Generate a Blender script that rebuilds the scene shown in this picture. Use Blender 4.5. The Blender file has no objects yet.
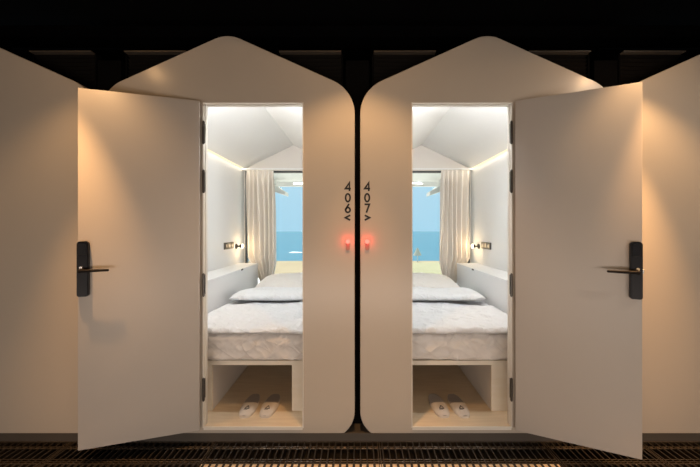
import bpy, bmesh, math, random
from mathutils import Vector, Matrix, noise

random.seed(7)
C = bpy.context.scene
COL = C.collection
S = 162.0            # facade pixels per metre
D = 2.068            # camera distance from the facade
EYE = 1.309          # eye height above the grating
PI = math.pi
ROOMW = 13.5

# ------------------------------------------------------------------ materials
def new_mat(name):
    m = bpy.data.materials.new(name); m.use_nodes = True
    return m, m.node_tree, m.node_tree.nodes['Principled BSDF']

def mat(name, col, rough=0.5, metal=0.0, spec=0.5, bump=None, vary=0.0, vscale=6.0, emit=None, estr=0.0, coat=0.0):
    m, nt, b = new_mat(name)
    b.inputs['Base Color'].default_value = (*col, 1)
    b.inputs['Roughness'].default_value = rough
    b.inputs['Metallic'].default_value = metal
    b.inputs['Specular IOR Level'].default_value = spec
    b.inputs['Coat Weight'].default_value = coat
    tc = nt.nodes.new('ShaderNodeTexCoord')
    if vary > 0:
        n = nt.nodes.new('ShaderNodeTexNoise'); n.inputs['Scale'].default_value = vscale; n.inputs['Detail'].default_value = 5
        nt.links.new(tc.outputs['Object'], n.inputs['Vector'])
        r = nt.nodes.new('ShaderNodeMix'); r.data_type = 'RGBA'
        r.inputs[6].default_value = (*[c * (1 - vary) for c in col], 1)
        r.inputs[7].default_value = (*[min(1, c * (1 + vary)) for c in col], 1)
        nt.links.new(n.outputs['Fac'], r.inputs[0]); nt.links.new(r.outputs[2], b.inputs['Base Color'])
    if bump:
        sc, st, dist = bump
        n = nt.nodes.new('ShaderNodeTexNoise'); n.inputs['Scale'].default_value = sc; n.inputs['Detail'].default_value = 6
        nt.links.new(tc.outputs['Object'], n.inputs['Vector'])
        bp = nt.nodes.new('ShaderNodeBump'); bp.inputs['Strength'].default_value = st; bp.inputs['Distance'].default_value = dist
        nt.links.new(n.outputs['Fac'], bp.inputs['Height']); nt.links.new(bp.outputs['Normal'], b.inputs['Normal'])
    if emit:
        b.inputs['Emission Color'].default_value = (*emit, 1); b.inputs['Emission Strength'].default_value = estr
    return m

def wood_mat(name, c1, c2, rough=0.45):
    m, nt, b = new_mat(name)
    tc = nt.nodes.new('ShaderNodeTexCoord'); mp = nt.nodes.new('ShaderNodeMapping')
    mp.inputs['Scale'].default_value = (1.5, 14, 14)
    n = nt.nodes.new('ShaderNodeTexNoise'); n.inputs['Scale'].default_value = 3; n.inputs['Detail'].default_value = 8
    r = nt.nodes.new('ShaderNodeValToRGB')
    r.color_ramp.elements[0].position = 0.3; r.color_ramp.elements[0].color = (*c1, 1)
    r.color_ramp.elements[1].position = 0.7; r.color_ramp.elements[1].color = (*c2, 1)
    nt.links.new(tc.outputs['Object'], mp.inputs[0]); nt.links.new(mp.outputs[0], n.inputs['Vector'])
    nt.links.new(n.outputs['Fac'], r.inputs[0]); nt.links.new(r.outputs[0], b.inputs['Base Color'])
    b.inputs['Roughness'].default_value = rough
    return m

def crinkle_mat(name, col, rough, dirs, strength, dist, fine=0.0):
    """cloth with sharp creases running in a few directions: (angle about y, scale along, scale across)"""
    m, nt, b = new_mat(name)
    b.inputs['Base Color'].default_value = (*col, 1); b.inputs['Roughness'].default_value = rough
    b.inputs['Specular IOR Level'].default_value = .35
    tc = nt.nodes.new('ShaderNodeTexCoord'); tot = None
    def math_(op, a, bv=None):
        n = nt.nodes.new('ShaderNodeMath'); n.operation = op
        nt.links.new(a, n.inputs[0])
        if bv is not None:
            if isinstance(bv, (int, float)): n.inputs[1].default_value = bv
            else: nt.links.new(bv, n.inputs[1])
        return n.outputs[0]
    for k, (rot, sc, pw) in enumerate(dirs):
        mp = nt.nodes.new('ShaderNodeMapping'); mp.vector_type = 'TEXTURE'; mp.inputs['Rotation'].default_value = [math.radians(q) for q in rot]
        mp.inputs['Scale'].default_value = [1 / q for q in sc]; mp.inputs['Location'].default_value = (k * 3.1, k * 1.7, k)
        n = nt.nodes.new('ShaderNodeTexNoise'); n.inputs['Scale'].default_value = 1; n.inputs['Detail'].default_value = 2.5; n.inputs['Distortion'].default_value = .4
        nt.links.new(tc.outputs['Object'], mp.inputs[0]); nt.links.new(mp.outputs[0], n.inputs['Vector'])
        v = math_('MULTIPLY', math_('ABSOLUTE', math_('SUBTRACT', n.outputs['Fac'], .5)), 2.0)
        nn = nt.nodes.new('ShaderNodeMath'); nn.operation = 'SUBTRACT'; nn.inputs[0].default_value = 1; nt.links.new(v, nn.inputs[1])
        v = math_('POWER', nn.outputs[0], pw)
        tot = v if tot is None else math_('ADD', tot, v)
    bp = nt.nodes.new('ShaderNodeBump'); bp.inputs['Strength'].default_value = strength; bp.inputs['Distance'].default_value = dist
    nt.links.new(tot, bp.inputs['Height']); nt.links.new(bp.outputs['Normal'], b.inputs['Normal'])
    return m

def glass_mat(name):
    m = bpy.data.materials.new(name); m.use_nodes = True; nt = m.node_tree; nt.nodes.clear()
    out = nt.nodes.new('ShaderNodeOutputMaterial'); mx = nt.nodes.new('ShaderNodeMixShader')
    t = nt.nodes.new('ShaderNodeBsdfTransparent'); t.inputs[0].default_value = (.95, .98, .98, 1)
    g = nt.nodes.new('ShaderNodeBsdfGlossy'); g.inputs['Roughness'].default_value = .02
    f = nt.nodes.new('ShaderNodeFresnel'); f.inputs[0].default_value = 1.35
    nt.links.new(f.outputs[0], mx.inputs[0]); nt.links.new(t.outputs[0], mx.inputs[1]); nt.links.new(g.outputs[0], mx.inputs[2])
    nt.links.new(mx.outputs[0], out.inputs[0])
    return m

def lamp_mat(name, col, strength):
    m = bpy.data.materials.new(name); m.use_nodes = True; nt = m.node_tree; nt.nodes.clear()
    out = nt.nodes.new('ShaderNodeOutputMaterial'); e = nt.nodes.new('ShaderNodeEmission')
    e.inputs[0].default_value = (*col, 1); e.inputs[1].default_value = strength
    nt.links.new(e.outputs[0], out.inputs[0]); return m

M_FACADE = mat('satin_panel', (.60, .54, .465), .27, 0, .5, (300, .04, .001), .03, 2.5)
M_DOOR = mat('door_laminate', (.60, .555, .505), .42, 0, .5, (300, .04, .001), .02, 3)
M_FRAME = mat('frame_paint', (.88, .85, .78), .35)
M_WHITE = mat('white_lining', (.86, .86, .855), .5, 0, .3, None, .01, 2)
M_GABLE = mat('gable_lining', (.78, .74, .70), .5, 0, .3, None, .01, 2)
M_BEDWOOD = wood_mat('pale_laminate', (.90, .83, .70), (.93, .87, .76))
M_FLOORWOOD = wood_mat('pale_oak_floor', (.76, .62, .44), (.86, .72, .53))
M_LEDGE = mat('white_laminate', (.82, .83, .84), .35, 0, .4)
M_SHEET = crinkle_mat('white_cotton', (.83, .85, .88), .8, [((0, 0, 25), (2.5, 8, 2), 5), ((0, 0, -30), (2.5, 9, 2), 6), ((0, 0, 80), (2.5, 7, 2), 7)], .4, .02)
M_PILLOW = crinkle_mat('pillow_cotton', (.81, .79, .77), .8, [((0, 0, 25), (3, 8, 3), 4), ((0, 0, -40), (3, 8, 3), 6)], .4, .018)
M_CRINKLE = crinkle_mat('crinkled_cover', (.93, .90, .875), .36, [((0, 38, 0), (2.2, 3, 10), 9), ((0, -42, 0), (2.6, 3, 11), 9)], .5, .011)
M_CURTAIN = mat('curtain_cloth', (.82, .77, .70), .85, 0, .1, (120, .1, .002))
M_BLACK = mat('black_paint', (.002, .002, .0025), .8, 0, .06)
M_HALL = mat('hall_black', (.008, .008, .009), .7, 0, .2, None, .3, 1.5)
M_PLINTH = mat('plinth_metal', (.12, .105, .09), .45, .2, .4, None, .15, 4)
M_STEEL = mat('grating_steel', (.045, .038, .032), .42, .5, .5, None, .4, 30)
M_STEELB = mat('grating_edge', (.10, .08, .06), .4, .6, .5, None, .4, 20)
M_TRIM = mat('dark_rail', (.26, .22, .18), .35, .6, .5)
M_LOUVRE = mat('louvre_black', (.009, .008, .0075), .35, .1, .45)
M_LOCK = mat('lock_black', (.005, .005, .008), .35, 0, .22)
M_SCREEN = mat('lock_glass', (.015, .02, .03), .08, 0, .8)
M_LEVER = mat('lever_dark', (.012, .009, .008), .55, .0, .2)
M_CHROME = mat('brushed_chrome', (.72, .70, .66), .25, 1)
M_BRONZE = mat('bronze_button', (.55, .42, .26), .3, .9)
M_HINGE = mat('hinge_steel', (.12, .11, .10), .35, .8)
M_SOCKET = mat('socket_plate', (.055, .05, .048), .55, 0, .3)
M_SOCKIN = mat('socket_insert', (.05, .05, .05), .4)
M_SLIP = mat('slipper_towelling', (.74, .68, .62), .9, 0, .1, (260, .3, .003))
M_INSOLE = mat('slipper_insole', (.46, .42, .40), .9, 0, .1, (260, .3, .003))
M_INK = mat('dark_ink', (.015, .012, .012), .5)
M_NUM = mat('number_vinyl', (.02, .018, .018), .5)
M_WINFRAME = mat('window_frame_dark', (.06, .065, .07), .4, .4)
M_GLASS = glass_mat('window_glass')
M_SOFFIT = mat('white_render', (.90, .89, .87), .7)
M_SEA = mat('sea_water', (.05, .19, .27), .35, 0, .3, (2.0, .25, .3), .06, .05)
M_SAND = mat('pale_sand', (.44, .34, .22), .9, 0, .1, None, .12, .2)
M_SANDG = mat('dune_grass', (.42, .38, .24), .9, 0, .1, None, .15, .4)
M_CANOPY = mat('parasol_cloth', (.62, .57, .46), .9)
M_FOAM = mat('sea_foam', (.92, .95, .96), .6)
M_REAR = mat('corridor_paint', (.75, .70, .64), .7)
M_FLOORW = mat('walkway_floor', (.30, .25, .20), .6)
M_FLOORD = mat('void_floor', (.02, .017, .015), .8)
M_FLOORT = wood_mat('lit_tan', (.72, .55, .36), (.80, .62, .42), .5)
M_STRIP = lamp_mat('led_warm', (1.0, .82, .52), 1.5)
M_BULB = lamp_mat('bulb_warm', (1.0, .78, .45), 14.0)
M_DIFF = lamp_mat('fill_diffuser', (1.0, .95, .90), 2.0)
M_RED = lamp_mat('red_led', (1.0, .14, .10), 3.0)
M_REDB = mat('indicator_body', (.40, .27, .22), .4)

# ------------------------------------------------------------------ helpers
OFF = {}
def link(name, me, material, parent):
    o = bpy.data.objects.new(name, me); COL.objects.link(o)
    if material: me.materials.append(material)
    off = Vector((0, 0, 0))
    if parent:
        o.parent = parent; off = OFF[parent.name]
        me.transform(Matrix.Translation(-off))
    OFF[o.name] = off
    return o

def obj(name, bm, material, parent=None, smooth=False, normals=True):
    if normals: bmesh.ops.recalc_face_normals(bm, faces=bm.faces)
    me = bpy.data.meshes.new(name); bm.to_mesh(me); bm.free()
    if smooth:
        for p in me.polygons: p.use_smooth = True
        if smooth != 'all':
            me.set_sharp_from_angle(angle=math.radians(smooth if smooth is not True else 40))
    return link(name, me, material, parent)

def rebase(o):
    """put a one-mesh thing's origin at the centre of its base"""
    v = [p.co for p in o.data.vertices]
    c = Vector(((min(p.x for p in v) + max(p.x for p in v)) / 2, (min(p.y for p in v) + max(p.y for p in v)) / 2, min(p.z for p in v)))
    o.data.transform(Matrix.Translation(-c)); o.location = c; OFF[o.name] = c.copy()
    return o

def tag(o, label, cat, group=None):
    o['label'] = label; o['category'] = cat
    if group: o['group'] = group
    return o

def thing(name, label, cat, loc, group=None):
    o = bpy.data.objects.new(name, None); COL.objects.link(o); o.location = loc; o.empty_display_size = .05
    OFF[o.name] = Vector(loc)
    return tag(o, label, cat, group)

def single(name, bm, material, label, cat, group=None, smooth=False):
    return tag(rebase(obj(name, bm, material, None, smooth)), label, cat, group)

def struct(name, bm, material, parent=None):
    o = obj(name, bm, material, parent); o['kind'] = 'structure'; return o

def B(): return bmesh.new()

def box(bm, x0, x1, y0, y1, z0, z1, bev=0.0, seg=2, mtx=None):
    x0, x1 = min(x0, x1), max(x0, x1); y0, y1 = min(y0, y1), max(y0, y1); z0, z1 = min(z0, z1), max(z0, z1)
    t = bmesh.new()
    bmesh.ops.create_cube(t, size=1)
    for v in t.verts:
        v.co = Vector(((v.co.x + .5) * (x1 - x0) + x0, (v.co.y + .5) * (y1 - y0) + y0, (v.co.z + .5) * (z1 - z0) + z0))
    if bev: bmesh.ops.bevel(t, geom=t.edges[:], offset=bev, segments=seg, profile=.5, affect='EDGES')
    if mtx: bmesh.ops.transform(t, matrix=mtx, verts=t.verts)
    merge(bm, t)

def merge(bm, t):
    me = bpy.data.meshes.new('tmp'); t.to_mesh(me); t.free(); bm.from_mesh(me); bpy.data.meshes.remove(me)

def prism(bm, pts, y0, y1, mtx=None):
    """closed outline in x,z extruded along y"""
    t = bmesh.new()
    a = [t.verts.new((x, y0, z)) for x, z in pts]; b = [t.verts.new((x, y1, z)) for x, z in pts]
    t.faces.new(a); t.faces.new(b[::-1])
    n = len(pts)
    for i in range(n): t.faces.new((a[i], a[(i + 1) % n], b[(i + 1) % n], b[i]))
    bmesh.ops.recalc_face_normals(t, faces=t.faces)
    if mtx: bmesh.ops.transform(t, matrix=mtx, verts=t.verts)
    merge(bm, t)

def tube(bm, p0, p1, r0, r1=None, n=16):
    p0, p1 = Vector(p0), Vector(p1); r1 = r0 if r1 is None else r1
    d = (p1 - p0); q = d.to_track_quat('Z', 'Y').to_matrix()
    t = bmesh.new()
    A = [t.verts.new(p0 + q @ Vector((r0 * math.cos(2 * PI * i / n), r0 * math.sin(2 * PI * i / n), 0))) for i in range(n)]
    Bv = [t.verts.new(p1 + q @ Vector((r1 * math.cos(2 * PI * i / n), r1 * math.sin(2 * PI * i / n), 0))) for i in range(n)]
    t.faces.new(A[::-1]); t.faces.new(Bv)
    for i in range(n): t.faces.new((A[i], A[(i + 1) % n], Bv[(i + 1) % n], Bv[i]))
    merge(bm, t)

def dome(bm, c, r, sx=1, sy=1, sz=1):
    t = bmesh.new(); bmesh.ops.create_uvsphere(t, u_segments=20, v_segments=12, radius=r)
    bmesh.ops.transform(t, matrix=Matrix.Translation(c) @ Matrix.Diagonal((sx, sy, sz, 1)), verts=t.verts); merge(bm, t)

def rounded(pts, radii, n=10):
    """round the corners of a polygon"""
    out = []; k = len(pts)
    for i in range(k):
        p = Vector(pts[i]); a = Vector(pts[i - 1]); b = Vector(pts[(i + 1) % k]); r = radii[i]
        if r <= 0: out.append((p.x, p.y)); continue
        u = (a - p).normalized(); v = (b - p).normalized()
        ang = u.angle(v); t = r / math.tan(ang / 2)
        c = p + (u + v).normalized() * (r / math.sin(ang / 2))
        s, e = p + u * t - c, p + v * t - c
        a0 = math.atan2(s.y, s.x); a1 = math.atan2(e.y, e.x)
        da = (a1 - a0 + PI) % (2 * PI) - PI
        for j in range(n + 1):
            q = a0 + da * j / n; out.append((c.x + r * math.cos(q), c.y + r * math.sin(q)))
    return out

def frame_ring(bm, x0, x1, z0, z1, w, y0, y1):
    """rectangular frame lying in x,z, w wide inwards"""
    box(bm, x0, x0 + w, y0, y1, z0, z1); box(bm, x1 - w, x1, y0, y1, z0, z1)
    box(bm, x0 + w, x1 - w, y0, y1, z1 - w, z1); box(bm, x0 + w, x1 - w, y0, y1, z0, z0 + w)

def stroke(bm, pts, w, y0, y1, closed=False):
    """flat pen stroke along points in x,z"""
    P = [Vector(p) for p in pts]; n = len(P); L, R = [], []
    for i in range(n):
        if closed: d0 = (P[i] - P[i - 1]).normalized(); d1 = (P[(i + 1) % n] - P[i]).normalized()
        else:
            d0 = (P[i] - P[i - 1]).normalized() if i else (P[1] - P[0]).normalized()
            d1 = (P[i + 1] - P[i]).normalized() if i < n - 1 else d0
        nn = Vector((-(d0.y + d1.y), d0.x + d1.x)).normalized()
        c = max(.4, nn.dot(Vector((-d0.y, d0.x))))
        L.append(P[i] + nn * w / 2 / c); R.append(P[i] - nn * w / 2 / c)
    for i in range(n if closed else n - 1):
        j = (i + 1) % n
        prism(bm, [tuple(L[i]), tuple(L[j]), tuple(R[j]), tuple(R[i])], y0, y1)

def sweep(bm, prof, x0, x1, n, disp=None):
    """closed profile in y,z swept along x with a displacement of each point"""
    k = len(prof); rows = []
    for i in range(n + 1):
        x = x0 + (x1 - x0) * i / n; row = []
        for j, (y, z) in enumerate(prof):
            p = Vector((x, y, z))
            if disp: p = disp(p, i / n, j)
            row.append(bm.verts.new(p))
        rows.append(row)
    for i in range(n):
        for j in range(k):
            bm.faces.new((rows[i][j], rows[i][(j + 1) % k], rows[i + 1][(j + 1) % k], rows[i + 1][j]))
    bm.faces.new(rows[0]); bm.faces.new(rows[-1][::-1])

def resample(pts, step):
    out = []
    for i in range(len(pts)):
        a = Vector(pts[i]); b = Vector(pts[(i + 1) % len(pts)]); m = max(1, int((b - a).length / step))
        for j in range(m): out.append(tuple(a.lerp(b, j / m)))
    return out

def ridged(p, s):
    v = 0; a = 1
    for k in range(3):
        v += a * (1 - abs(noise.noise(p * s))) ** 3; s *= 2.0; a *= .5
    return v / 1.75

# ------------------------------------------------------------------ the pods
PITCH, HW, APEX, SLOPE = 1.6074, .7865, 2.5207, .45
ZB = .014
WALLX, GAPX, WALLTOP, PEAK = 1.418, .19, 2.061, 2.362   # lining: |x| of hinge side wall, other wall
FLOORZ = .088
BACKY = 2.13
OPX0, OPX1, OPZ0, OPZ1 = .333, .954, .083, 2.090         # door opening

def outline(cx, inset=0.0):
    h = HW - inset; za = APEX - inset / math.cos(math.atan(SLOPE)); zs = za - SLOPE * h
    pts = [(cx - h, ZB + inset), (cx + h, ZB + inset), (cx + h, zs), (cx, za), (cx - h, zs)]
    return rounded(pts, [.166, .166, .224, .188, .224], 12)

def facade(bm, cx, hole=None, y1=.045):
    outer = [bm.verts.new((x, .004, z)) for x, z in outline(cx)]
    front = [bm.verts.new((x, 0, z)) for x, z in outline(cx, .004)]
    n = len(outer)
    back = [bm.verts.new((x, y1, z)) for x, z in outline(cx)]
    for i in range(n):
        j = (i + 1) % n
        bm.faces.new((front[i], front[j], outer[j], outer[i])); bm.faces.new((outer[i], outer[j], back[j], back[i]))
    if not hole:
        bm.faces.new(front); bm.faces.new(back[::-1]); return
    x0, x1, z0, z1 = hole
    hf = [bm.verts.new((x, 0, z)) for x, z in ((x0, z0), (x1, z0), (x1, z1), (x0, z1))]
    hb = [bm.verts.new((x, y1, z)) for x, z in ((x0, z0), (x1, z0), (x1, z1), (x0, z1))]
    for ring, hl in ((front, hf), (back, hb)):
        es = []
        for L in (ring, hl):
            for i in range(len(L)):
                e = bm.edges.get((L[i], L[(i + 1) % len(L)])) or bm.edges.new((L[i], L[(i + 1) % len(L)]))
                es.append(e)
        bmesh.ops.triangle_fill(bm, use_beauty=True, use_dissolve=False, edges=es)
    for i in range(4): bm.faces.new((hf[i], hf[(i + 1) % 4], hb[(i + 1) % 4], hb[i]))

def shell(bm, cx):
    a = outline(cx); b = outline(cx, .018)
    n = len(a)
    V = [[bm.verts.new((x, y, z)) for x, z in L] for L in (a, b) for y in (.045, 2.19)]
    for i in range(n):
        j = (i + 1) % n
        bm.faces.new((V[0][i], V[0][j], V[1][j], V[1][i])); bm.faces.new((V[2][i], V[2][j], V[3][j], V[3][i]))
        bm.faces.new((V[0][i], V[0][j], V[2][j], V[2][i])); bm.faces.new((V[1][i], V[1][j], V[3][j], V[3][i]))

NUM_GROUP = 'room numbers beside the gap between the pods'
SIDE = {-1: ('406', 'left'), 1: ('407', 'right')}

def digit_pts(ch):
    """strokes in a unit box, x 0..1, z 0..1"""
    if ch == '4': return [[(.80, 0), (.80, 1), (.05, .30), (1.05, .30)]]
    if ch == '0': return [('ring', [(.5 + .42 * math.cos(2 * PI * i / 28), .5 + .46 * math.sin(2 * PI * i / 28)) for i in range(28)])]
    if ch == '6': return [('ring', [(.5 + .42 * math.cos(2 * PI * i / 28), .31 + .28 * math.sin(2 * PI * i / 28)) for i in range(28)]),
                          [(.72, 1.0), (.45, .74), (.20, .47), (.09, .33)]]
    if ch == '7': return [[(.02, .95), (.92, .95), (.35, 0)]]
    if ch == '<': return [[(.95, .95), (.05, .5), (.95, .05)]]
    if ch == '>': return [[(.05, .95), (.95, .5), (.05, .05)]]

def make_pod(s):
    num, side = SIDE[s]
    X = lambda a: s * a
    cx = s * PITCH / 2
    pod = thing('sleeping_pod', f'beige house-shaped sleeping pod numbered {num} with its door standing open', 'sleeping pod', (cx, 0, .014), 'house-shaped sleeping pods in a row')
    hole = (min(X(OPX0), X(OPX1)), max(X(OPX0), X(OPX1)), OPZ0, OPZ1)
    bm = B(); facade(bm, cx, hole); obj('facade_panel', bm, M_FACADE, pod, 30)
    bm = B(); shell(bm, cx); obj('outer_shell', bm, M_FACADE, pod)
    # lining
    for nm, xa in (('side_lining', WALLX), ('side_lining', GAPX)):
        bm = B(); t = .03 if xa > .8 else -.03
        box(bm, X(xa), X(xa + t), .045, BACKY, .06, WALLTOP); obj(nm, bm, M_WHITE, pod)
    c = PITCH / 2
    bm = B()
    prism(bm, [(X(WALLX), WALLTOP), (X(c), PEAK), (X(GAPX), WALLTOP), (X(GAPX), WALLTOP + .03), (X(c), PEAK + .03), (X(WALLX), WALLTOP + .03)], .045, BACKY)
    obj('ceiling_lining', bm, M_WHITE, pod)
    bm = B(); box(bm, X(WALLX), X(GAPX), .0452, BACKY, .05, FLOORZ); obj('floor_panel', bm, M_FLOORWOOD, pod)
    # back panel with window hole
    wx0, wx1, wz0, wz1 = 1.405, .24, .50, 2.035
    bm = B()
    prism(bm, [(X(WALLX + .02), wz1), (X(WALLX + .02), WALLTOP + .01), (X(c), PEAK + .015), (X(GAPX - .02), WALLTOP + .01), (X(GAPX - .02), wz1)], BACKY, BACKY + .06)
    box(bm, X(WALLX + .02), X(wx0), BACKY, BACKY + .06, .06, wz1); box(bm, X(wx1), X(GAPX - .02), BACKY, BACKY + .06, .06, wz1)
    box(bm, X(wx0), X(wx1), BACKY, BACKY + .06, .06, wz0)
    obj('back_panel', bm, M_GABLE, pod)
    bm = B()
    a, b = min(X(wx0), X(wx1)), max(X(wx0), X(wx1))
    frame_ring(bm, a, b, wz0, wz1, .018, BACKY - .004, BACKY + .05)
    wf = obj('window_frame', bm, M_WINFRAME, pod)
    bm = B(); box(bm, a + .018, b - .018, BACKY + .02, BACKY + .026, wz0 + .018, wz1 - .018); obj('window_pane', bm, M_GLASS, wf)
    # door frame: outer rim and set-back stop
    bm = B()
    x0, x1 = hole[0], hole[1]
    w_ = .0055
    for q0, q1 in ((x0, x0 + w_), (x1 - w_, x1)): box(bm, q0, q1, -.005, .045, OPZ0, OPZ1)
    box(bm, x0 + w_, x1 - w_, -.005, .045, OPZ1 - w_, OPZ1)
    box(bm, x0 + w_, x1 - w_, -.005, .004, OPZ0 - .012, OPZ0 + .006)
    for q0, q1 in ((x0 + w_, x0 + w_ + .003), (x1 - w_ - .003, x1 - w_)): box(bm, q0, q1, .018, .045, OPZ0 + .006, OPZ1 - w_)
    box(bm, x0 + w_, x1 - w_, .018, .045, OPZ1 - w_ - .006, OPZ1 - w_)
    df = obj('door_frame', bm, M_FRAME, pod)
    bm = B(); box(bm, x0 + w_, x1 - w_, .004, .0452, OPZ0, FLOORZ); obj('threshold', bm, M_FLOORWOOD, pod)
    for z in (1.902, 1.602, .965, .322):
        bm = B()
        tube(bm, (X(OPX1 - .008), -.010, z - .065), (X(OPX1 - .008), -.010, z + .065), .0075)
        tube(bm, (X(OPX1 - .008), -.010, z + .065), (X(OPX1 - .008), -.010, z + .072), .0075, .004)
        tube(bm, (X(OPX1 - .008), -.010, z - .065), (X(OPX1 - .008), -.010, z - .072), .0075, .004)
        for q in (-.022, .022): tube(bm, (X(OPX1 - .008), -.010, z + q - .001), (X(OPX1 - .008), -.010, z + q + .001), .0083)
        box(bm, X(OPX1 - .0072), X(OPX1 - .0054), -.006, .0175, z - .060, z + .060)
        for q in (-.04, 0, .04): tube(bm, (X(OPX1 - .0072), .008, z + q), (X(OPX1 - .0086), .008, z + q), .004, .003, 10)
        obj('hinge', bm, M_HINGE, df, 40)
    # door leaf, standing open: local u from hinge, n towards the viewer, z up
    hx, hy = X(.957), -.038
    fx, fy = (X(1.5395), -.2257) if s < 0 else (X(1.505), -.299)
    u = Vector((fx - hx, fy - hy, 0)); W = u.length; u.normalize()
    n = Vector((u.y, -u.x, 0)); n = n if n.y < 0 else -n
    mt = Matrix(((u.x, n.x, 0, hx), (u.y, n.y, 0, hy), (0, 0, 1, 0), (0, 0, 0, 1)))
    bm = B(); box(bm, .0, W, -.036, 0, .088, 2.087, .0035, 2, mt)
    leaf = obj('door_leaf', bm, M_DOOR, pod, 40)
    lu = W - .030
    zl0, zl1 = .938, 1.241
    prof = rounded([(lu - .0265, zl0), (lu + .0265, zl0), (lu + .0265, zl1), (lu - .0265, zl1)], [.012, .012, .016, .016], 6)
    bm = B(); prism(bm, prof, 0, .020, mt)
    prof2 = rounded([(lu - .023, zl0 + .004), (lu + .023, zl0 + .004), (lu + .023, zl1 - .004), (lu - .023, zl1 - .004)], [.010, .010, .014, .014], 6)
    prism(bm, prof2, .020, .024, mt)
    obj('lock_plate', bm, M_LOCK, leaf, 30)
    bm = B(); prism(bm, rounded([(lu - .019, 1.165), (lu + .019, 1.165), (lu + .019, 1.228), (lu - .019, 1.228)], [.004, .004, .010, .010], 5), .024, .0255, mt)
    obj('lock_screen', bm, M_SCREEN, leaf)
    zz = 1.083
    bm = B()
    t = B(); tube(t, (lu, .024, zz), (lu, .052, zz), .011); 
    tube(t, (lu + .004, .052, zz), (lu - .065, .056, zz), .0085, .0078); tube(t, (lu - .065, .056, zz), (lu - .128, .053, zz), .0078, .0068)
    dome(t, (lu - .128, .053, zz), .0068); dome(t, (lu, .052, zz), .011)
    bmesh.ops.transform(t, matrix=mt, verts=t.verts); merge(bm, t)
    obj('door_lever', bm, M_LEVER, leaf, 50)
    bm = B(); t = B(); tube(t, (lu + .004, .024, zz + .014), (lu + .004, .030, zz + .014), .009, .007); bmesh.ops.transform(t, matrix=mt, verts=t.verts); merge(bm, t)
    obj('thumb_turn', bm, M_BRONZE if s > 0 else M_CHROME, leaf, 40)
    bm = B(); box(bm, W - .001, W + .010, -.026, -.012, zz - .012, zz + .012, .002, 1, mt)
    box(bm, W - .001, W + .0012, -.031, -.007, zz - .09, zz + .06, 0, 1, mt)
    obj('latch_bolt', bm, M_CHROME, leaf)

    # ---- room number and indicator on the facade
    rn = thing('room_number', f'vertical black room number {num} with an arrow below, beside the gap', 'room number', (X(.0595), 0, 1.36), NUM_GROUP)
    cxn = X(.0595)
    for ch, za, zb in ((num[0], 1.543, 1.595), (num[1], 1.476, 1.528), (num[2], 1.410, 1.464), ('<' if s < 0 else '>', 1.362, 1.396)):
        bm = B(); w = .033
        for st in digit_pts(ch):
            cl = st[0] == 'ring'; pts = st[1] if cl else st
            stroke(bm, [(cxn - w / 2 + x * w, za + z * (zb - za)) for x, z in pts], 0.0108, -.0015, 0, cl)
        obj('arrow' if ch in '<>' else 'digit', bm, M_NUM, rn)
    il = thing('indicator_light', f'glowing red indicator light under the number {num}', 'indicator light', (X(.0595), 0, 1.19), 'red indicator lights under the room numbers')
    bm = B(); prism(bm, rounded([(cxn - .012, 1.178), (cxn + .012, 1.178), (cxn + .012, 1.245), (cxn - .012, 1.245)], [.008] * 4, 5), -.007, 0)
    obj('housing', bm, M_REDB, il)
    bm = B(); dome(bm, (cxn, -.008, 1.232), .014, 1, .8, 1); obj('lamp_lens', bm, M_RED, il, 'all')
    l = bpy.data.lights.new('indicator_glow', 'POINT'); l.energy = .14; l.color = (1, .015, .01); l.shadow_soft_size = .008
    lo = bpy.data.objects.new('indicator_glow', l); COL.objects.link(lo); lo.location = (cxn, -.026, 1.234)

    room = f'in pod {num}'
    # ---- bed platform with an open niche
    na, nb = (.976, .44) if s < 0 else (.899, .30)
    bp = thing('bed_platform', f'pale wooden bed platform with an open shoe niche {room}', 'bed platform', (X(.68), 1.1, FLOORZ), 'bed platforms under the mattresses')
    bx0, bx1 = 1.395, .195
    bm = B()
    box(bm, X(bx0), X(na), .18, .198, FLOORZ, .396); box(bm, X(nb), X(bx1), .18, .198, FLOORZ, .396)
    box(bm, X(bx0), X(bx1), .18, .198, .396, .425)
    obj('front_panel', bm, M_BEDWOOD, bp)
    bm = B(); box(bm, X(bx0), X(bx1), .198, 2.08, .405, .425); obj('slab', bm, M_BEDWOOD, bp)
    for xa in (na, nb):
        t = .018 if xa > .6 else -.018
        bm = B(); box(bm, X(xa), X(xa + t), .198, 2.08, FLOORZ, .405); obj('side_panel', bm, M_GABLE, bp)
    bm = B(); box(bm, X(na), X(nb), 1.5, 1.52, FLOORZ, .405); obj('rear_panel', bm, M_GABLE, bp)

    # ---- mattress, duvet and pillows
    sd = Vector((3.1 * s, 1.7, 0.3))
    prof = resample(rounded([(.172, .428), (1.935, .428), (1.935, .607), (.172, .607)], [.03, .03, .04, .04], 6), .012 if True else .05)
    def dm(p, t, j):
        if p.y < .26:
            f = min(1, (.26 - p.y) / .06)
            r = ridged(Vector((p.x * .9, p.y, p.z * 1.6)) + sd, 6.0)
            p.y -= f * (.032 * r - .010); p.z += .006 * f * noise.noise(p * 9 + sd)
        p.z = max(p.z, .4265)
        return p
    # coarse along the hidden length, fine on the front
    prof = [q for i, q in enumerate(prof) if q[0] < .3 or i % 8 == 0]
    bm = B(); sweep(bm, prof, min(X(1.165), X(.20)), max(X(1.165), X(.20)), 130, dm)
    single('mattress', bm, M_CRINKLE, f'mattress in a crinkled pale cover on the bed platform {room}', 'mattress', 'mattresses in crinkled covers', 'all')
    prof = resample(rounded([(.150, .613), (1.05, .613), (1.05, .652), (.150, .652)], [.014, .012, .018, .022], 5), .014)
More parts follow.
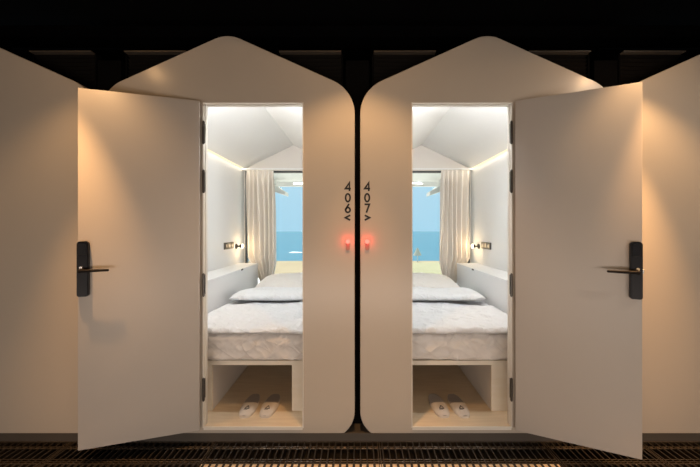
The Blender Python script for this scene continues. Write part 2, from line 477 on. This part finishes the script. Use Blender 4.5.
    def dd(p, t, j):
        e = min(1, min(t, 1 - t) / .04); e = math.sqrt(max(0, 1 - (1 - e) ** 2))
        if p.z > .62:
            f = 1 if p.z > .64 else .6
            big = noise.noise(Vector((p.x * 2.2, p.y * 3.5, .3)) + sd) * .016
            rd = (ridged(Vector((p.x * 1.0, p.y * 1.9, .5)) + sd, 3.2) - .5) * .028
            p.z += f * (big + rd) * (.35 + .65 * e) + (.010 if p.z > .64 else 0) * math.sin(min(1, max(0, (p.y - .16) / .9)) * PI)
            if p.y < .22:
                p.y += .014 * noise.noise(Vector((p.x * 5, .2, p.z * 2)) + sd); p.z += .010 * noise.noise(Vector((p.x * 4, .7, 1)) + sd)
        p.z = .6135 + (max(p.z, .614) - .6135) * (.25 + .75 * e) if p.z > .6135 else p.z
        return p
    bm = B(); sweep(bm, prof, min(X(1.168), X(.197)), max(X(1.168), X(.197)), 110, dd)
    single('duvet', bm, M_SHEET, f'white rumpled duvet spread over the mattress {room}', 'duvet', 'white duvets', 'all')
    def pillow(x0, x1, y0, y1, z0, h, tilt, name, label, cat, material, group, k):
        bm = B(); nx, ny = 60, 34; rows = {}
        for sgn in (1, -1):
            for i in range(nx + 1):
                for j in range(ny + 1):
                    a, b = -1 + 2 * i / nx, -1 + 2 * j / ny
                    if sgn < 0 and (i in (0, nx) or j in (0, ny)): rows[sgn, i, j] = rows[1, i, j]; continue
                    th = (max(0, 1 - a ** 4) * max(0, 1 - b ** 4)) ** .45
                    x = (x0 + x1) / 2 + a * (x1 - x0) / 2 * (1 - .03 * b * b); y = (y0 + y1) / 2 + b * (y1 - y0) / 2 * (1 - .04 * a * a)
                    P = Vector((x, y, 0)) + sd * k
                    if sgn > 0: z = h * (.38 + .62 * th) + th * (.016 * noise.noise(P * 4) + .020 * (ridged(P, 3.5) - .5)) 
                    else: z = h * .38 * (1 - th)
                    z += z0 + tilt * (y - y0)
                    rows[sgn, i, j] = bm.verts.new((x, y, z))
        for sgn in (1, -1):
            for i in range(nx):
                for j in range(ny):
                    bm.faces.new([rows[sgn, i, j], rows[sgn, i + 1, j], rows[sgn, i + 1, j + 1], rows[sgn, i, j + 1]])
        single(name, bm, material, label, cat, group, 'all')
    pillow(X(1.13), X(.22), 0.83, 1.24, .676, .072, .0, 'folded_quilt', f'folded white quilt lying across the middle of the bed {room}', 'quilt', M_SHEET, 'folded white quilts', 1)
    pillow(X(1.08), X(.26), 1.30, 1.93, .612, .138, .10, 'pillow', f'white pillow at the window end of the bed {room}', 'pillow', M_PILLOW, 'white bed pillows', 2)

    # ---- ledge along the wall
    lg = thing('wall_ledge', f'low white box ledge along the wall beside the bed {room}', 'ledge', (X(1.29), 1.0, .425), 'white ledges beside the beds')
    bm = B(); box(bm, X(1.180), X(1.416), .10, 1.90, .426, .886); obj('body', bm, M_LEDGE, lg)
    bm = B(); box(bm, X(1.176), X(1.416), .10, 1.905, .886, .905, .003); obj('top_board', bm, M_LEDGE, lg)
    bm = B(); box(bm, X(1.172), X(1.182), 1.32, 1.37, .888, .903, .002); obj('pull_tab', bm, M_SOCKET, lg)

    # ---- lamp, sockets, LED strip, curtain
    rl = thing('reading_lamp', f'small glowing reading lamp on the wall by the curtain {room}', 'reading lamp', (X(WALLX), 1.87, 1.07), 'reading lamps on the pod walls')
    bm = B(); tube(bm, (X(WALLX), 1.84, 1.108), (X(WALLX - .012), 1.84, 1.108), .030, .028, 24); tube(bm, (X(WALLX - .012), 1.84, 1.108), (X(WALLX - .05), 1.86, 1.108), .008, .008)
    tube(bm, (X(WALLX - .05), 1.86, 1.090), (X(WALLX - .05), 1.86, 1.128), .013, .013)
    obj('mount', bm, M_SOCKET, rl, 40)
    bm = B(); dome(bm, (X(WALLX - .062), 1.875, 1.108), .016, 1, 1, 1.5); obj('bulb', bm, M_BULB, rl, 'all')
    l = bpy.data.lights.new('reading_glow', 'POINT'); l.energy = .9; l.color = (1, .72, .40); l.shadow_soft_size = .02
    lo = bpy.data.objects.new('reading_glow', l); COL.objects.link(lo); lo.location = (X(WALLX - .105), 1.875, 1.108)
    sp = thing('socket_plate', f'grey socket plate on the wall beside the reading lamp {room}', 'socket plate', (X(WALLX), 1.6, 1.088), 'socket plates on the pod walls')
    bm = B(); box(bm, X(WALLX), X(WALLX - .010), 1.48, 1.75, 1.090, 1.163, .003); obj('plate', bm, M_SOCKET, sp)
    for yy in (1.53, 1.615, 1.70):
        bm = B(); tube(bm, (X(WALLX - .010), yy, 1.1265), (X(WALLX - .0125), yy, 1.1265), .024, .023, 24); obj('socket', bm, M_SOCKIN, sp, 40)
    bm = B(); box(bm, X(WALLX - .001), X(WALLX - .008), .10, 2.10, WALLTOP - .009, WALLTOP - .001)
    single('led_strip', bm, M_STRIP, f'warm glowing light strip along the top of the side wall {room}', 'light strip', 'light strips at the wall tops')
    l = bpy.data.lights.new('strip_glow', 'AREA'); l.shape = 'RECTANGLE'; l.size = .03; l.size_y = 1.9; l.energy = 2.2; l.color = (1, .86, .64)
    lo = bpy.data.objects.new('strip_glow', l); COL.objects.link(lo); lo.location = (X(WALLX - .012), 1.08, WALLTOP - .008); lo.rotation_euler = (0, s * math.radians(48), 0)
    cl = thing('fill_light', f'slim white fill light added above the doorway inside pod {num}', 'fill light', (X(c), .08, 2.13), 'added slim lights above the doorways')  # added fixture, out of view, to brighten the pod interior
    bm = B(); box(bm, X(c - .42), X(c + .42), .045, .085, 2.14, 2.185, .004); obj('housing', bm, M_WHITE, cl)
    bm = B(); box(bm, X(c - .41), X(c + .41), .085, .089, 2.145, 2.18); obj('diffuser', bm, M_DIFF, cl)
    l = bpy.data.lights.new('batten_fill', 'AREA'); l.shape = 'RECTANGLE'; l.size = .82; l.size_y = .04; l.energy = ROOMW; l.color = (.98, .99, 1)
    lo = bpy.data.objects.new('batten_fill', l); COL.objects.link(lo); lo.location = (X(c), .095, 2.162); lo.rotation_euler = (math.radians(56), 0, 0)

    ct = thing('curtain', f'cream curtain gathered at the window side of pod {num}', 'curtain', (X(1.19), 2.0, .6), 'cream curtains by the windows')
    bm = B(); nu, nv = 150, 60; grid = {}
    for sh in (0, 1):
        for i in range(nu + 1):
            for j in range(nv + 1):
                a = i / nu; v = j / nv; z = 2.030 - v * 1.432
                xl = 1.352 + (.02 if s > 0 else 0); xr = 1.025 - .03 * math.sin(min(1, v / .85) * PI / 2) + max(0, (v - .80)) * .30
                xl = xl - .20 * max(0, v - .75) / .25 * (1 if v > .75 else 0)
                aa = a + .03 * math.sin(3 * v + 7 * a + s) + .02 * noise.noise(Vector((a * 7, v * 1.2, 9 + s)))
                x = xl + (xr - xl) * a + .008 * noise.noise(Vector((a * 6, v * 2, s)))
                amp = (.010 + .026 * min(1, v / .12)) * (1 + .35 * noise.noise(Vector((a * 4, v * 1.5, 3 + s))))
                y = 2.02 + amp * math.sin(2 * PI * 6 * aa) + .012 * noise.noise(Vector((a * 3, v * 3, 5))) - .05 * max(0, v - .85) / .15 * a
                grid[sh, i, j] = bm.verts.new((X(x), max(1.942, min(y, 2.10)) + sh * .003, z))
    for sh in (0, 1):
        for i in range(nu):
            for j in range(nv):
                bm.faces.new([grid[sh, i, j], grid[sh, i + 1, j], grid[sh, i + 1, j + 1], grid[sh, i, j + 1]])
    for i in range(nu):
        for j in (0, nv): bm.faces.new([grid[0, i, j], grid[0, i + 1, j], grid[1, i + 1, j], grid[1, i, j]])
    for j in range(nv):
        for i in (0, nu): bm.faces.new([grid[0, i, j], grid[0, i, j + 1], grid[1, i, j + 1], grid[1, i, j]])
    obj('cloth', bm, M_CURTAIN, ct, 'all')
    bm = B(); box(bm, X(1.40), X(.25), 2.005, 2.030, 2.032, 2.050); obj('curtain_rail', bm, M_WHITE, ct)

make_pod(-1); make_pod(1)

# neighbours, closed towards the frame
for sgn, lab in ((-1, 'beige pod facade behind the open door of pod 406, partly out of frame'), (1, 'beige pod facade behind the open door of pod 407, partly out of frame')):
    cx = sgn * PITCH * 1.5
    p = thing('sleeping_pod', lab, 'sleeping pod', (cx, 0, .014), 'house-shaped sleeping pods in a row')
    bm = B(); facade(bm, cx); obj('facade_panel', bm, M_FACADE, p, 30)
    bm = B(); shell(bm, cx); obj('outer_shell', bm, M_FACADE, p)

# ------------------------------------------------------------------ slippers
def slipper(cx, cy, rot, label):
    t = thing('slipper', label, 'slipper', (0, 0, 0), 'white slippers on the pod floors')
    L, Wd = .295, .106
    pts = []
    for i in range(56):
        a = 2 * PI * i / 56; y = -math.cos(a); x = math.sin(a)
        w = Wd / 2 * (1 - .10 * (y > 0) * y); pw = .62
        pts.append((math.copysign(abs(x) ** pw, x) * w, math.copysign(abs(y) ** .92, y) * L / 2))
    def lay(bm, P, z0, z1):
        a = [bm.verts.new((x, y, z0)) for x, y in P]; b = [bm.verts.new((x, y, z1)) for x, y in P]
        bm.faces.new(a[::-1]); bm.faces.new(b)
        for i in range(len(P)): bm.faces.new((a[i], a[(i + 1) % len(P)], b[(i + 1) % len(P)], b[i]))
    bm = B(); lay(bm, pts, 0, .013); obj('sole', bm, M_SLIP, t, 40)
    bm = B(); lay(bm, [(x * .93, y * .97) for x, y in pts], .013, .016); obj('insole', bm, M_INSOLE, t, 40)
    # upper over the toe (towards -y)
    def halfw(y):
        v = max(-1, min(1, y / (L / 2))); v = math.copysign(abs(v) ** (1 / .92), v)
        return Wd / 2 * (max(0, 1 - v * v)) ** (.5 * .62) * (1 - .10 * max(0, v))
    def uz(y, q):
        f = (y + L / 2) / (.13); h = .010 + .013 * math.sin(min(1, max(0, f)) * PI / 2)
        return .010 + h * (max(0, 1 - abs(q) ** 2.6)) ** .6
    bm = B(); G = {}
    ny, nx = 18, 20
    for sh in (0, 1):
        for j in range(ny + 1):
            for i in range(nx + 1):
                q = -1 + 2 * i / nx; y = -L / 2 + .002 + (.150 - .014 * (1 - q * q)) * j / ny
                k = 1.02 - .05 * sh
                G[sh, i, j] = bm.verts.new((q * halfw(y) * k, y + sh * .002, uz(y, q) - sh * .003))
        for j in range(ny):
            for i in range(nx): bm.faces.new([G[sh, i, j], G[sh, i + 1, j], G[sh, i + 1, j + 1], G[sh, i, j + 1]])
    for i in range(nx): bm.faces.new([G[0, i, ny], G[0, i + 1, ny], G[1, i + 1, ny], G[1, i, ny]])
    up = obj('upper', bm, M_SLIP, t, 'all')
    # small dark emblem: a triangle over a bar
    bm = B()
    def seg(a, b, w):
        a, b = Vector(a), Vector(b); d = (b - a).normalized(); nn = Vector((-d.y, d.x)) * w / 2; vs = []
        for lvl in (.0012, -.002):
            for p in (a + nn, b + nn, b - nn, a - nn):
                hw = halfw(p.y); vs.append(bm.verts.new((p.x, p.y, uz(p.y, p.x / hw) + lvl)))
        bm.faces.new(vs[:4]); bm.faces.new(vs[4:][::-1])
        for i in range(4): bm.faces.new((vs[i], vs[(i + 1) % 4], vs[4 + (i + 1) % 4], vs[4 + i]))
    y0 = -.080
    seg((-.014, y0), (.002, y0 + .030), .006); seg((.002, y0 + .030), (.012, y0 + .004), .0045); seg((-.016, y0 - .002), (.016, y0 - .002), .007); seg((-.018, y0 - .012), (.006, y0 - .012), .003)
    obj('emblem', bm, M_INK, up)
    t.location = (cx, cy, FLOORZ); t.rotation_euler = (0, 0, rot)
slipper(-.738, .238, .04, 'white towelling slipper in pod 406, the one nearer its door hinges')
slipper(-.598, .238, -.02, 'white towelling slipper in pod 406, the one farther from its door hinges')
slipper(.690, .238, .03, 'white towelling slipper in pod 407, the one nearer its door hinges')
slipper(.556, .240, .05, 'white towelling slipper in pod 407, the one farther from its door hinges')

# ------------------------------------------------------------------ grating in front of the pods
def grating(x0, x1, label, pitch=.038):
    g = thing('floor_grating', label, 'floor grating', ((x0 + x1) / 2, -.16, -.035), 'steel gratings along the pods')
    bm = B(); x = x0 + pitch / 2
    while x < x1 - .008:
        box(bm, x - .0035, x + .0035, -.203, -.006, -.032, -.001); box(bm, x - .007, x + .007, -.328, -.203, -.032, .001); x += pitch
    obj('bearing_bars', bm, M_STEEL, g)
    bm = B()
    for y, q in ((-.050, .003), (-.066, .003), (-.160, .003), (-.180, .0035)): tube(bm, (x0, y, -.005), (x1, y, -.005), q, None, 8)
    for i in range(int((x1 - x0) / pitch)): box(bm, x0 + pitch * (i + .8), x0 + pitch * (i + 1.2), -.066, -.050, -.008, -.004)
    obj('cross_rods', bm, M_STEELB, g)
    bm = B(); a = .005
    box(bm, x0 + .001, x0 + .001 + a, -.325, -.005, -.034, 0); box(bm, x1 - .001 - a, x1 - .001, -.325, -.005, -.034, 0)
    box(bm, x0, x1, -.010, -.004, -.034, 0); box(bm, x0, x1, -.203, -.197, -.034, 0); box(bm, x0, x1, -.331, -.325, -.034, 0)
    obj('edge_frame', bm, M_STEELB, g)
grating(-3.2, -1.76, 'dark steel floor grating below the pod facade left of door 406', .040)
grating(-1.755, -.88, 'dark steel floor grating beneath the open door of pod 406', .036)
grating(-.875, .125, 'dark steel floor grating in front of the doorway numbered 406')
grating(.130, 1.13, 'dark steel floor grating in front of the doorway numbered 407')
grating(1.135, 1.72, 'dark steel floor grating beneath the open door of pod 407', .036)
grating(1.725, 3.2, 'dark steel floor grating below the pod facade right of door 407', .040)

# ------------------------------------------------------------------ the hall around
bm = B(); box(bm, -4.2, 4.2, -.33, .30, -.20, -.16); struct('floor', bm, M_FLOORD)
bm = B(); box(bm, -4.2, 4.2, -3.8, -.333, -.20, -.001); struct('floor_walkway', bm, M_FLOORW)
bm = B(); box(bm, -.87, 1.12, -.331, -.2035, -.155, -.0005); struct('floor_lit_strip', bm, M_FLOORT)  # bright tan over this stretch only: light between the bars put into colour
bm = B(); box(bm, -4.2, 4.2, -.003, .30, -.155, .050); struct('baseboard_front', bm, M_PLINTH)
bm = B(); box(bm, -4.2, 4.2, -3.8, 2.4, 3.5, 3.6); struct('ceiling', bm, M_HALL)
bm = B(); box(bm, -4.3, -4.2, -3.8, 2.4, -.2, 3.6); struct('wall_left', bm, M_HALL)
bm = B(); box(bm, 4.2, 4.3, -3.8, 2.4, -.2, 3.6); struct('wall_right', bm, M_HALL)
bm = B(); box(bm, -4.3, 4.3, -3.9, -3.8, -.2, 3.6); struct('wall_rear', bm, M_REAR)
bm = B()
for a, b in ((-4.2, -1.41), (-.235, .235), (1.41, 4.2)): box(bm, a, b, 2.195, 2.26, -.2, 3.5)
for a, b in ((-1.41, -.235), (.235, 1.41)):
    box(bm, a, b, 2.195, 2.26, 2.04, 3.5); box(bm, a, b, 2.195, 2.26, -.2, .495)
struct('wall_back', bm, M_HALL)
# black uprights in the gaps between pods
for i, gx in enumerate((-PITCH, 0, PITCH)):
    bm = B(); box(bm, gx - .075, gx + .075, 0.10, .16, .05, 2.40); struct(f'trim_{i + 1}', bm, M_BLACK)
# beams overhead
for i, (y, z, h) in enumerate(((.55, 2.80, .10), (1.2, 2.98, .08))):
    bm = B(); box(bm, -4.2, 4.2, y, y + .08, z, z + h); box(bm, -4.2, 4.2, y - .04, y + .12, z - .012, z); struct(f'trim_{i + 4}', bm, M_BLACK)
# louvred panels in the valleys
names = {-PITCH: 'left of roof 406', 0: 'between roofs 406 and 407', PITCH: 'right of roof 407'}
for gx, nm in names.items():
    for sg, sd_ in ((-1, 'left'), (1, 'right')):
        t = thing('louvre_panel', f'black louvre panel in the valley {nm}, {sd_} one of the pair', 'louvre panel', (gx + sg * .30, .12, 1.98), 'louvre panels between the pod roofs')
        a, b = gx + sg * .105, gx + sg * .505
        a, b = min(a, b), max(a, b)
        lim = lambda z: PITCH / 2 - (APEX - z) / SLOPE - .025
        bm = B(); z = 2.435
        while lim(z - .02) > .13:
            e0, e1 = gx + sg * .105, gx + sg * min(.505, lim(z - .02))
            m = Matrix.Translation(((e0 + e1) / 2, .14, z)) @ Matrix.Rotation(math.radians(-35), 4, 'X')
            box(bm, -abs(e1 - e0) / 2, abs(e1 - e0) / 2, -.022, .022, -.0015, .0015, 0, 1, m); z -= .026
        obj('slats', bm, M_LOUVRE, t)
        bm = B(); zi = APEX - SLOPE * (PITCH / 2 - .130)
        g = lambda o: gx + sg * o
        prism(bm, [(g(.105), 2.450), (g(.095), 2.450), (g(.095), zi - .012), (g(.512), 2.40), (g(.512), 2.450), (g(.505), 2.450), (g(.505), 2.408), (g(.105), zi + .004)], .115, .165)
        obj('frame', bm, M_BLACK, t)
        bm = B(); box(bm, a, b, .085, .165, 2.450, 2.4555); obj('top_rail', bm, M_TRIM, t)

# ------------------------------------------------------------------ outdoors
bm = B(); box(bm, -4.2, 4.2, 2.262, 3.30, 2.06, 2.16); box(bm, -4.2, 4.2, 3.24, 3.30, 1.985, 2.06); struct('trim_6', bm, M_SOFFIT)
for s in (-1, 1):
    zf = lambda px: EYE + (229 - px) * 2.4 / S
    bm = B(); prism(bm, [(s * 1.34, 2.06), (s * 1.34, zf(189)), (s * 1.065, zf(195.5)), (s * 1.065, zf(192)), (s * 1.25, zf(184)), (s * 1.25, 2.06)], 2.86, 3.10); struct(f'trim_{7 + (s > 0)}', bm, M_SOFFIT)
SEAZ = -4.0; H = EYE - SEAZ
dist = lambda px: H * 335 / (px - 229)
bm = B(); box(bm, -400, 400, dist(264), 700, SEAZ - .5, SEAZ); struct('sea', bm, M_SEA)
bm = B(); box(bm, -90, 90, 3.5, dist(263.2), SEAZ - .6, SEAZ + .15); struct('beach', bm, M_SAND)
bm = B(); box(bm, .5, 60, 3.5, dist(266), SEAZ + .15, SEAZ + .3); struct('ground', bm, M_SANDG)
bm = B(); box(bm, -4.2, 4.2, 2.262, 4.5, .25, .35); struct('ground_reflector', bm, M_SOFFIT)  # unseen slab added to bounce sunlight up under the eave
# breaking wave out at sea, seen from pod 406
bm = B(); yy = dist(253.5)
for k in range(9):
    dome(bm, (-(357.5 - 290 - 1.1 * k) * (yy / 335) + 0, yy + .5 * math.sin(k * 2.1), SEAZ + .02), .55, 1.2, 1.0, .28 + .1 * math.sin(k * 1.7))
single('breaking_wave', bm, M_FOAM, 'small white breaking wave on the sea seen through window 406', 'wave', None, 'all')
# parasol on the shore seen from pod 407
y = dist(265.5); f = y / 335; px = lambda p: (p - 357.5) * f
t = thing('beach_parasol', 'small pale parasol standing on the shore seen through window 407', 'parasol', (px(420), y, SEAZ + .3))
bm = B(); tube(bm, (px(420), y, SEAZ + .29), (px(420), y, EYE - (252 - 229) * f), .05, .04, 10); obj('pole', bm, M_SOFFIT, t, 40)
bm = B()
tube(bm, (px(420), y, EYE - (256.5 - 229) * f), (px(420), y, EYE - (248.5 - 229) * f), 4.4 * f, .5 * f, 8); obj('canopy', bm, M_CANOPY, t)

# ------------------------------------------------------------------ world, lights, camera
w = bpy.data.worlds.new('sky'); C.world = w; w.use_nodes = True; nt = w.node_tree
bg = nt.nodes['Background']; tc = nt.nodes.new('ShaderNodeTexCoord'); sx = nt.nodes.new('ShaderNodeSeparateXYZ'); rp = nt.nodes.new('ShaderNodeValToRGB')
nt.links.new(tc.outputs['Generated'], sx.inputs[0]); nt.links.new(sx.outputs['Z'], rp.inputs[0]); nt.links.new(rp.outputs[0], bg.inputs[0])
e = rp.color_ramp.elements
e[0].position = 0.0; e[0].color = (.46, .74, .92, 1)
e[1].position = .30; e[1].color = (.56, .80, .95, 1)
e.new(.9).color = (.40, .66, .90, 1)
bg.inputs[1].default_value = 1.0
sl = bpy.data.lights.new('sun', 'SUN'); sl.energy = 6.0; sl.color = (1, .93, .80); sl.angle = .01
so = bpy.data.objects.new('sun', sl); COL.objects.link(so); so.rotation_euler = (math.radians(-25), 0, math.radians(8))

def spot(name, loc, energy, size, blend, color, target):
    l = bpy.data.lights.new(name, 'SPOT'); l.energy = energy; l.spot_size = math.radians(size); l.spot_blend = blend
    l.color = color; l.shadow_soft_size = .022
    o = bpy.data.objects.new(name, l); COL.objects.link(o); o.location = loc
    o.rotation_euler = (Vector(target) - Vector(loc)).to_track_quat('-Z', 'Y').to_euler()
WARM = (1, .57, .25)
for x, y, z, pw, beam in ((-1.56, -.52, 2.51, 18, 130), (0, -.47, 2.49, 25, 58), (1.64, -.34, 2.372, 30, 210)):
    spot('downlight', (x, y, z), pw, 104, .6, WARM, (x, y + .25, 0))
    spot('downlight_spill', (x, y, z), 2.2, 172, .2, WARM, (x, y + .3, z - 1))
    spot('downlight_beam', (x, y, z), beam, 40, 1.0, (1, .52, .20), (x, y + .40, 0))
spot('downlight', (2.55, -1.62, 2.85), 30, 110, .6, (1, .85, .70), (1.6, -.7, 0.6))
for x in (-2.2, 0, 2.2):  # unseen lights added to bounce fill off the rear wall
    l = bpy.data.lights.new('bounce_fill', 'AREA'); l.shape = 'RECTANGLE'; l.size = 1.8; l.size_y = .12; l.energy = 4; l.color = (1, .84, .68)
    o = bpy.data.objects.new('bounce_fill', l); COL.objects.link(o); o.location = (x, -2.75, 3.4); o.rotation_euler = (math.radians(-28), 0, 0)
l = bpy.data.lights.new('corridor_fill', 'AREA'); l.shape = 'RECTANGLE'; l.size = 5.0; l.size_y = .5; l.energy = 46; l.color = (1, .86, .755)  # unseen fill light added low behind the camera to lift the facade
o = bpy.data.objects.new('corridor_fill', l); COL.objects.link(o); o.location = (.1, -3.6, .26); o.rotation_euler = (PI / 2, 0, 0)

cam = bpy.data.cameras.new('camera'); co = bpy.data.objects.new('camera', cam); COL.objects.link(co)
co.location = (0, -D, EYE); co.rotation_euler = (PI / 2, 0, 0)
cam.sensor_width = 36; cam.lens = 36 * 335 / 700; cam.shift_x = -7.5 / 700; cam.shift_y = -4.5 / 700; cam.clip_start = .05; cam.clip_end = 2000
C.camera = co
C.view_settings.view_transform = 'Standard'; C.view_settings.look = 'None'; C.view_settings.exposure = 0; C.view_settings.gamma = 1
C.view_settings.use_curve_mapping = False
